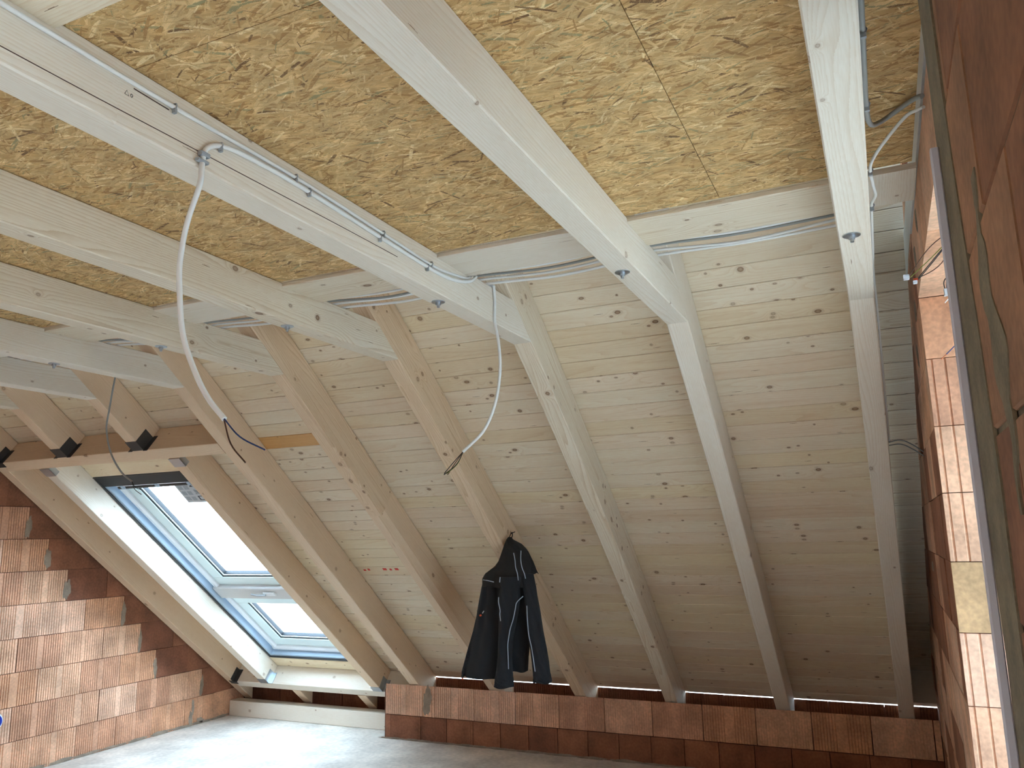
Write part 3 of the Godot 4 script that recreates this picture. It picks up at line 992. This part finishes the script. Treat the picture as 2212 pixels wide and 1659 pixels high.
func build_trimming() -> void:
	var xa := rx(8) + RB + 0.001
	var xb := rx(5) - 0.003
	var xc := rx(5) - 0.068
	var h1 := thing("header", "upper header beam above the roof window", "beam", S(xa, 0.48, 0))
	obj("timber", sbox(xa, xb, 0.48, 0.578, 0.0, RH - 0.002, 0.003), M.spruce_warm, h1)
	var h2 := thing("header", "lower header beam below the roof window", "beam", S(xa, 3.68, 0))
	obj("timber", sbox(xa, xc, 3.678, 3.778, 0.0, RH - 0.002, 0.003), M.spruce, h2)
	# steel angles where the headers meet the edge rafter and the sixth rafter
	for a in [[h1, xa, 0.478, 0.0], [h2, xa, 3.676, 0.0]]:
		var mb := MB.new()
		add_sbox(mb, a[1] + 0.0, a[1] + 0.05, a[2] - 0.003, a[2] - 0.0005, -0.01, 0.12, 0.0)
		add_sbox(mb, a[1] - 0.0005, a[1] + 0.0025, a[2] - 0.05, a[2] - 0.001, -0.01, 0.12, 0.0)
		add_sbox(mb, a[1] - 0.06, a[1] + 0.03, a[2] - 0.002, a[2] + 0.05, -0.0035, -0.001, 0.0)
		obj("joist_hanger", mb.mesh(), M.steel_dark, a[0])
	for a in [[-5.652, "trimmer rafter nearer the gable wall, its side lit white by the roof window", M.spruce], [-4.345, "trimmer rafter on the side of the roof window away from the gable wall", M.spruce_warm]]:
		var x: float = a[0]
		var x1: float = x + 0.096
		var o := thing("trimmer_rafter", a[1], "rafter", S(x, 3.67, 0), "rafters trimming the roof window")
		obj("timber", sbox(x, x1, 0.581, 3.675, 0.0, RH - 0.001, 0.004, false), a[2], o)
		var mb := MB.new()
		add_sbox(mb, x - 0.003, x1 + 0.003, 0.582, 0.66, -0.004, -0.0005, 0.0)
		add_sbox(mb, x1 + 0.0005, x1 + 0.003, 0.582, 0.66, -0.004, 0.04, 0.0)
		obj("joist_hanger", mb.mesh(), M.zinc if x < -5 else M.zinc, o)
		var ml := MB.new()
		add_sbox(ml, x - 0.003, x1 + 0.003, 3.60, 3.674, -0.004, -0.0005, 0.0)
		add_sbox(ml, x1 + 0.0005, x1 + 0.003, 3.60, 3.674, -0.004, 0.11, 0.0)
		add_sbox(ml, x1 + 0.003, x1 + 0.04, 3.671, 3.674, 0.0, 0.11, 0.0)
		obj("joist_hanger", ml.mesh(), M.zinc, o)
	var p := obj("wall_plate", box(Vector3(XL + 0.012, 0.001, -6.555), Vector3(-4.145, 0.145, -6.415), 0.004), M.spruce)
	tag(p, "squared timber lying on the floor below the roof window", "beam")

# ---------------------------------------------------------------- electrics
func cable(called: String, label: String, pts: Array, r: float, m: Material, group := "", category := "cable") -> Node3D:
	var o := thing(called, label, category, pts[0], group)
	obj("sheath", tube(pts, r), m, o)
	return o

func clip(parent: Node3D, p: Vector3) -> void:
	var mb := MB.new()
	add_box(mb, p + Vector3(-0.004, -0.016, -0.004), p + Vector3(0.007, -0.004, 0.004), 0.001)
	add_tube(mb, PackedVector3Array([p + Vector3(-0.003, -0.006, 0), p + Vector3(0.006, -0.004, 0), p + Vector3(0.0085, 0.002, 0), p + Vector3(0.006, 0.008, 0), p + Vector3(-0.003, 0.009, 0)]), 0.002, 6)
	obj("cable_clip", mb.mesh(), M.clip, parent)

func wires(parent: Node3D, from: Vector3, ends: Array, mats: Array) -> void:
	for i in ends.size():
		var e: Vector3 = ends[i]
		var mid := from.lerp(e, 0.5) + Vector3(0.01 * (i - 1), -0.008, 0.012 * (i % 2))
		obj("wire", tube([from, mid, e], 0.0018, 6, 6), mats[i], parent)

func build_cables() -> void:
	var xs := rx(2) + RB + 0.0065
	var a := cable("cable", "white cable clipped high along the side of a collar beam", [Vector3(xs, 2.726, 1.2), Vector3(xs, 2.726, -0.4), Vector3(xs, 2.725, -0.84), Vector3(xs, 2.722, -1.26), Vector3(xs, 2.727, -1.71), Vector3(xs, 2.712, -2.16), Vector3(xs, 2.700, -2.486), Vector3(xs, 2.715, -2.65), Vector3(xs - 0.001, 2.733, -2.76), Vector3(xs - 0.001, 2.755, -2.800)], 0.0055, M.cable)
	for q in [Vector3(xs, 2.722, -1.26), Vector3(xs, 2.727, -1.70), Vector3(xs, 2.712, -2.15), Vector3(xs, 2.702, -2.47)]:
		clip(a, q)
	var lx := xs + 0.001
	var b := cable("cable", "white cable looped over the collar beam's side and hanging free with stripped end", [Vector3(lx + 0.016, 2.750, -2.806), Vector3(lx + 0.014, 2.722, -2.768), Vector3(lx + 0.006, 2.700, -2.70), Vector3(lx, 2.686, -2.60), Vector3(lx, 2.683, -2.47), Vector3(lx, 2.692, -2.16), Vector3(lx, 2.707, -1.73), Vector3(lx, 2.704, -1.52), Vector3(lx, 2.694, -1.42), Vector3(lx, 2.668, -1.37), Vector3(lx, 2.637, -1.356), Vector3(-1.458, 2.60, -1.351), Vector3(-1.461, 2.559, -1.351), Vector3(-1.496, 2.468, -1.351), Vector3(-1.512, 2.375, -1.351), Vector3(-1.509, 2.303, -1.351), Vector3(-1.489, 2.184, -1.351), Vector3(-1.444, 2.088, -1.351), Vector3(-1.396, 2.017, -1.351), Vector3(-1.343, 1.964, -1.351)], 0.0068, M.cable)
	for q in [Vector3(lx, 2.707, -1.76), Vector3(lx, 2.692, -2.13), Vector3(lx, 2.683, -2.44), Vector3(lx, 2.690, -1.41)]:
		clip(b, q)
	obj("cable_clip", box(Vector3(lx - 0.006, 2.636, -1.37), Vector3(lx + 0.009, 2.648, -1.343), 0.002), M.clip, b)
	obj("cable_clip", box(Vector3(lx - 0.006, 2.618, -1.368), Vector3(lx + 0.009, 2.626, -1.335), 0.002), M.clip, b)
	wires(b, Vector3(-1.345, 1.966, -1.351), [Vector3(-1.275, 1.861, -1.351), Vector3(-1.221, 1.886, -1.351)], [M.wire_brown, M.wire_blue])
	# second free end, nearer the slope
	var c := cable("cable", "white cable coming over a collar beam and hanging before the boards", [Vector3(xs - 0.05, 2.773, -3.005), Vector3(xs - 0.004, 2.770, -3.005), Vector3(xs, 2.755, -3.008), Vector3(xs, 2.70, -3.014), Vector3(xs, 2.609, -3.012), Vector3(-1.440, 2.511, -3.002), Vector3(-1.435, 2.388, -3.002), Vector3(-1.460, 2.25, -3.002), Vector3(-1.517, 2.135, -3.002), Vector3(-1.618, 2.051, -3.002)], 0.0065, M.cable)
	wires(c, Vector3(-1.616, 2.053, -3.002), [Vector3(-1.71, 1.962, -3.0), Vector3(-1.70, 1.957, -3.012), Vector3(-1.692, 1.96, -2.99), Vector3(-1.70, 1.955, -2.98)], [M.wire_black, M.wire_brown, M.wire_green, M.wire_black])
	# thin cable above the roof window
	var d := cable("cable", "thin grey cable hanging in front of the roof window", [Vector3(-4.215, 2.78, -3.34), Vector3(-4.245, 2.70, -3.35), Vector3(-4.276, 2.494, -3.35), Vector3(-4.284, 2.38, -3.35), Vector3(-4.228, 2.234, -3.35), Vector3(-4.128, 2.117, -3.35), Vector3(-4.033, 2.057, -3.35)], 0.0055, M.cable_grey)
	wires(d, Vector3(-4.035, 2.058, -3.35), [Vector3(-3.951, 2.004, -3.35), Vector3(-3.935, 1.975, -3.34)], [M.wire_black, M.wire_black])
	# cable runs lying across the collar beams behind the boards
	var runs := [[-2.825, 0.0055, M.cable], [-2.862, 0.0055, M.cable_grey], [-2.91, 0.0055, M.cable], [-2.975, 0.006, M.cable]]
	var texts := ["cable run nearest the ceiling edge, lying across the collar beams", "grey cable run second from the ceiling edge, lying across the collar beams", "cable run third from the ceiling edge, lying across the collar beams", "cable run farthest from the ceiling edge, lying across the collar beams"]
	for k in 4:
		var z: float = runs[k][0]
		var pts := []
		for i in range(0, 7):
			pts.append(Vector3(rx(i) + RB / 2, 2.7735, z + rng.randf_range(-0.006, 0.006)))
			if i < 6:
				pts.append(Vector3(rx(i) - 0.33, 2.765 - rng.randf() * 0.02, z + rng.randf_range(-0.011, 0.011)))
		if k == 0:
			pts = pts.slice(0, 8)
		cable("cable", texts[k], pts, runs[k][1], runs[k][2], "cable runs across the collar beams")
	# cables on the collar beam beside the wall
	var x0 := X0 + RB + 0.008
	var g := cable("cable", "grey cable along the collar beam's side arching into the brick wall", [Vector3(x0, 2.70, 1.0), Vector3(x0, 2.69, -0.9), Vector3(x0, 2.68, -1.6), Vector3(x0, 2.675, -1.93), Vector3(0.062, 2.700, -2.08), Vector3(0.085, 2.733, -2.15), Vector3(0.115, 2.752, -2.16), Vector3(0.15, 2.753, -2.12), Vector3(0.172, 2.744, -2.08), Vector3(0.1825, 2.735, -2.06)], 0.0065, M.cable_grey)
	clip(g, Vector3(x0, 2.68, -1.62))
	clip(g, Vector3(x0, 2.677, -1.93))
	var e := cable("cable", "white cable arching from the collar beam to the wall and down its rafter", [Vector3(0.1825, 2.705, -2.06), Vector3(0.17, 2.716, -2.09), Vector3(0.145, 2.728, -2.14), Vector3(0.10, 2.715, -2.22), Vector3(0.07, 2.69, -2.25), Vector3(x0 + 0.002, 2.665, -2.27), Vector3(x0 + 0.006, 2.655, -2.36), Vector3(x0 + 0.012, 2.655, -2.45), Vector3(x0 + 0.002, 2.66, -2.52), Vector3(x0, 2.665, -2.6), Vector3(x0 - 0.002, 2.66, -3.0), S(x0 - 0.002, -0.1, 0.03), S(x0 - 0.001, 0.15, 0.03), S(x0 - 0.002, 0.6, 0.05), S(x0 - 0.002, 0.94, 0.095)], 0.0045, M.cable)
	clip(e, Vector3(x0, 2.665, -2.29))
	clip(e, Vector3(x0, 2.665, -2.56))
	for k in 2:
		cable("cable", ["upper loose cable in the dark bay beside the brick wall", "lower loose cable in the dark bay beside the brick wall"][k], [Vector3(0.047, 2.10 - 0.015 * k, -4.245), Vector3(0.10, 2.108 - 0.02 * k, -4.25), Vector3(0.15, 2.085 - 0.022 * k, -4.28), Vector3(0.20, 2.045 - 0.02 * k, -4.30)], 0.003, M.cable_grey, "loose cables in the dark bay")

func build_right_wires() -> void:
	var b := thing("wire_bundle", "loose brown and black wires with clear connectors sticking out of the opening", "wires", Vector3(0.24, 2.42, -2.15))
	var from := Vector3(0.245, 2.425, -2.15)
	for a in [[Vector3(0.113, 2.322, -2.2), Vector3(0.17, 2.385, -2.17), M.wire_brown], [Vector3(0.117, 2.319, -2.2), Vector3(0.18, 2.37, -2.19), M.wire_green], [Vector3(0.130, 2.310, -2.2), Vector3(0.175, 2.355, -2.18), M.wire_black], [Vector3(0.133, 2.309, -2.2), Vector3(0.185, 2.36, -2.17), M.wire_black], [Vector3(0.128, 2.311, -2.2), Vector3(0.19, 2.345, -2.2), M.wire_brown]]:
		obj("wire", tube([from, a[1], a[0]], 0.0012, 6, 6), a[2], b)
	obj("connector", box(Vector3(0.100, 2.314, -2.206), Vector3(0.114, 2.326, -2.192), 0.0015), M.connector, b)
	var k := obj("connector", box(Vector3(0.121, 2.301, -2.206), Vector3(0.131, 2.308, -2.194), 0.001), M.connector, b)
	obj("connector_lever", box(Vector3(0.123, 2.308, -2.205), Vector3(0.133, 2.314, -2.195), 0.001), M.connector_red, k)
	var c := thing("wire_bundle", "grey wires ending in a clear connector under the lintel", "wires", Vector3(0.23, 2.33, -2.2))
	for a in [[Vector3(0.190, 2.275, -2.2), Vector3(0.192, 2.30, -2.2)], [Vector3(0.194, 2.275, -2.2), Vector3(0.199, 2.305, -2.2)], [Vector3(0.198, 2.275, -2.2), Vector3(0.208, 2.30, -2.2)]]:
		obj("wire", tube([Vector3(0.225, 2.335, -2.2), a[1], a[0]], 0.0014, 6, 6), M.wire_black, c)
	obj("connector", box(Vector3(0.187, 2.259, -2.207), Vector3(0.201, 2.276, -2.193), 0.0015), M.connector, c)
	var w1 := thing("wire_end", "white wire end poking out beside the brick pier", "wire", Vector3(0.21, 2.262, -2.2))
	obj("insulation", tube([Vector3(0.225, 2.275, -2.2), Vector3(0.20, 2.255, -2.2), Vector3(0.186, 2.241, -2.2)], 0.0013, 6, 6), M.cable, w1)
	var w2 := thing("wire_end", "blue wire with a bare copper end beside the brick pier", "wire", Vector3(0.204, 2.137, -2.2))
	obj("insulation", tube([Vector3(0.24, 2.170, -2.2), Vector3(0.204, 2.137, -2.2), Vector3(0.175, 2.110, -2.2)], 0.0014, 6, 6), M.wire_blue, w2)
	obj("copper_end", tube([Vector3(0.175, 2.110, -2.2), Vector3(0.162, 2.098, -2.2)], 0.0013, 4, 6), M.copper, w2)

# ---------------------------------------------------------------- jacket
# A hanging piece of cloth: rows of (y, left x, right x) round a depth z; folds run down it.
func cloth(rows: Array, z: float, dep: float, folds: int, amp: float, ph: float, lean := 0.0) -> ArrayMesh:
	var K := 56
	var R := 40
	var ys := []
	for r in rows:
		ys.append(r[0])
	var P := []
	for j in R + 1:
		var f := float(j) / R * (rows.size() - 1)
		var i := mini(int(f), rows.size() - 2)
		var g := f - i
		g = g * g * (3 - 2 * g) * 0.35 + g * 0.65
		var y: float = lerpf(rows[i][0], rows[i + 1][0], g)
		var xl: float = lerpf(rows[i][1], rows[i + 1][1], g)
		var xr: float = lerpf(rows[i][2], rows[i + 1][2], g)
		var down := float(j) / R
		var hw := (xr - xl) / 2
		var d := minf(dep, hw * 1.1) * (0.55 + 0.45 * down)
		var ring := []
		for k in K:
			var a := TAU * k / K
			var c := cos(a)
			var s := sin(a)
			var fold := 1.0 + amp * down * sin(folds * a + ph + 1.3 * sin(2.2 * down + ph)) + 0.35 * amp * sin((folds * 2 + 1) * a - 2.0 * ph + 4.0 * down)
			var wrinkle := 0.004 * sin(23.0 * down + 5.0 * a + ph) * sin(3.0 * a + 9.0 * down)
			ring.append(Vector3((xl + xr) / 2 + hw * signf(c) * pow(absf(c), 0.85), y + 0.004 * sin(3 * a + ph) * down, z + lean * down + (d * fold + wrinkle) * signf(s) * pow(absf(s), 0.8)))
		P.append(ring)
	var NN := []
	for j in R + 1:
		var row := []
		for k in K:
			var du: Vector3 = P[j][(k + 1) % K] - P[j][(k + K - 1) % K]
			var dv: Vector3 = P[mini(j + 1, R)][k] - P[maxi(j - 1, 0)][k]
			var n := du.cross(dv).normalized()
			var c: Vector3 = (P[j][0] + P[j][K / 2]) / 2
			if n.dot(P[j][k] - c) < 0:
				n = -n
			row.append(n)
		NN.append(row)
	var mb := MB.new()
	for j in R:
		for k in K:
			var q := (k + 1) % K
			mb.tri3(P[j][k], P[j + 1][k], P[j + 1][q], NN[j][k], NN[j + 1][k], NN[j + 1][q])
			mb.tri3(P[j][k], P[j + 1][q], P[j][q], NN[j][k], NN[j + 1][q], NN[j][q])
	# closed a little way up inside, so that the lower edge reads as an opening
	for e in [0, R]:
		var up := Vector3(0, 0.02 if e == R else 0.0, 0)
		var c2: Vector3 = (P[e][0] + P[e][K / 2]) / 2 + up
		var nn := Vector3.UP if e == 0 else Vector3.DOWN
		for k in K:
			mb.tri3(P[e][k], P[e][(k + 1) % K], c2, nn, nn, nn)
	return mb.mesh()

func build_jacket() -> void:
	var nail_at := Vector3(rx(3) + RB, 1.708, -4.765)
	var nail := obj("nail", cyl(nail_at, nail_at + Vector3(0.045, 0.012, 0.03), 0.003, 8), M.steel_dark)
	tag(nail, "nail in the rafter's side that the black jacket hangs from", "nail")
	var j := thing("jacket", "black work jacket with light piping hanging on a rafter", "jacket", Vector3(-2.2, 0.80, -4.68))
	obj("collar_loop", tube([Vector3(-2.198, 1.684, -4.71), Vector3(-2.196, 1.708, -4.735), Vector3(-2.189, 1.716, -4.738), Vector3(-2.180, 1.70, -4.72), Vector3(-2.176, 1.676, -4.70)], 0.003, 6, 6), M.cloth, j)
	obj("yoke", cloth([[1.688, -2.198, -2.180], [1.671, -2.212, -2.163], [1.644, -2.221, -2.108], [1.611, -2.232, -2.075], [1.578, -2.244, -2.055], [1.538, -2.26, -2.039], [1.506, -2.287, -2.031], [1.463, -2.352, -2.032], [1.433, -2.371, -2.033], [1.381, -2.369, -2.035]], -4.70, 0.075, 5, 0.16, 0.7, 0.02), M.cloth_in, j)
	obj("collar_flap", cloth([[1.60, -2.085, -2.06], [1.54, -2.06, -2.028], [1.49, -2.045, -2.008], [1.462, -2.045, -1.995]], -4.69, 0.03, 3, 0.1, 0.2), M.cloth_in, j)
	obj("front_panel", cloth([[1.472, -2.349, -2.23], [1.443, -2.38, -2.22], [1.373, -2.40, -2.21], [1.274, -2.421, -2.20], [1.189, -2.438, -2.20], [1.104, -2.462, -2.20], [1.013, -2.494, -2.21], [0.929, -2.521, -2.22], [0.857, -2.545, -2.24], [0.828, -2.546, -2.27]], -4.715, 0.06, 4, 0.35, 1.1), M.cloth, j)
	obj("back_panel", cloth([[1.431, -2.27, -2.095], [1.275, -2.26, -2.091], [1.145, -2.26, -2.091], [1.017, -2.26, -2.091], [0.953, -2.26, -2.10], [0.871, -2.26, -2.106]], -4.745, 0.045, 3, 0.3, 2.0), M.cloth, j)
	var s1 := obj("sleeve", cloth([[1.445, -2.218, -2.085], [1.38, -2.22, -2.09], [1.316, -2.233, -2.09], [1.221, -2.228, -2.11], [1.094, -2.234, -2.143], [0.968, -2.243, -2.157], [0.881, -2.253, -2.155], [0.825, -2.264, -2.154], [0.798, -2.263, -2.156]], -4.62, 0.055, 3, 0.14, 0.4), M.cloth, j)
	var s2 := obj("sleeve", cloth([[1.462, -2.095, -2.015], [1.385, -2.084, -2.0], [1.315, -2.075, -1.991], [1.22, -2.067, -1.975], [1.126, -2.058, -1.963], [1.033, -2.046, -1.945], [0.941, -2.033, -1.931], [0.886, -2.028, -1.926], [0.831, -2.023, -1.922]], -4.66, 0.05, 3, 0.14, 2.4), M.cloth, j)
	obj("cuff", cloth([[0.885, -2.257, -2.152], [0.84, -2.263, -2.15], [0.797, -2.266, -2.151]], -4.62, 0.062, 3, 0.08, 0.4), M.cloth, s1)
	obj("cuff", cloth([[0.89, -2.031, -1.923], [0.86, -2.029, -1.919], [0.828, -2.027, -1.917]], -4.66, 0.057, 3, 0.08, 2.4), M.cloth, s2)
	var lines := [
		[[-2.126, 1.59, -4.618], [-2.115, 1.548, -4.612], [-2.109, 1.503, -4.607], [-2.097, 1.465, -4.605], [-2.09, 1.426, -4.60]],
		[[-2.083, 1.603, -4.635], [-2.079, 1.548, -4.620], [-2.07, 1.503, -4.615], [-2.057, 1.465, -4.62], [-2.048, 1.436, -4.615]],
		[[-2.349, 1.426, -4.635], [-2.30, 1.422, -4.612], [-2.259, 1.415, -4.602]],
		[[-2.201, 1.446, -4.575], [-2.203, 1.415, -4.570]],
		[[-2.06, 1.332, -4.60], [-2.09, 1.297, -4.573], [-2.10, 1.259, -4.57], [-2.112, 1.203, -4.565], [-2.135, 1.141, -4.566], [-2.150, 1.085, -4.572], [-2.158, 1.041, -4.576], [-2.158, 0.98, -4.578], [-2.158, 0.907, -4.58]],
		[[-2.043, 1.275, -4.614], [-2.039, 1.194, -4.61], [-2.031, 1.107, -4.606], [-2.015, 1.04, -4.604], [-2.003, 0.967, -4.603], [-1.993, 0.897, -4.602]],
		[[-2.212, 1.326, -4.572], [-2.213, 1.294, -4.572], [-2.199, 1.25, -4.562], [-2.201, 1.225, -4.562], [-2.195, 1.187, -4.558]]]
	for l in lines:
		var pts := []
		for q in l:
			pts.append(Vector3(q[0], q[1], q[2]))
		obj("piping", tube(pts, 0.0028, 6, 6), M.piping, j)
	obj("zip_puller", tube([Vector3(-2.352, 1.236, -4.645), Vector3(-2.362, 1.221, -4.643)], 0.003, 4, 6), M.zinc, j)
	obj("zip_tab", box(Vector3(-2.381, 1.203, -4.65), Vector3(-2.371, 1.213, -4.64), 0.002), M.orange, j)
	var cp := obj("cord_stopper", tube([Vector3(-2.531, 0.853, -4.70), Vector3(-2.533, 0.835, -4.69), Vector3(-2.532, 0.821, -4.69)], 0.007, 4, 8), M.cloth_in, j)
	obj("cord_tab", box(Vector3(-2.537, 0.808, -4.694), Vector3(-2.528, 0.82, -4.686), 0.002), M.orange, cp)
	j.position += Vector3(0.006, 0.0, 0.035)

func build_small() -> void:
	# a blue wrapped roll fixed to the gable wall at the very edge of the view
	var b := thing("wall_box", "small blue and white plastic junction box on the ribbed gable wall", "junction box", Vector3(XL + 0.001, 0.36, -4.06))
	var c := Vector3(XL, 0.425, -4.025)
	obj("rim", cyl(c, c + Vector3(0.035, 0, 0), 0.062, 24), M.film_white, b)
	obj("lid", cyl(c + Vector3(0.034, 0, 0), c + Vector3(0.045, 0, 0), 0.050, 24), M.film_blue, b)
	# red marker strokes on the boards beside the jacket
	var m := thing("marker_strokes", "row of short red marker strokes on a roof board", "mark", S(-3.5, 2.13, RH))
	for a in [[-3.695, 2.137, 0.010, 0.009], [-3.655, 2.130, 0.009, 0.011], [-3.507, 2.126, 0.016, 0.012], [-3.455, 2.130, 0.009, 0.010], [-3.40, 2.126, 0.015, 0.011]]:
		var mb := MB.new()
		add_sbox(mb, a[0] - a[2], a[0] + a[2], a[1] - a[3], a[1] + a[3], RH - 0.0008, RH + 0.001, 0.0004)
		obj("stroke", mb.mesh(), M.red_mark, m)
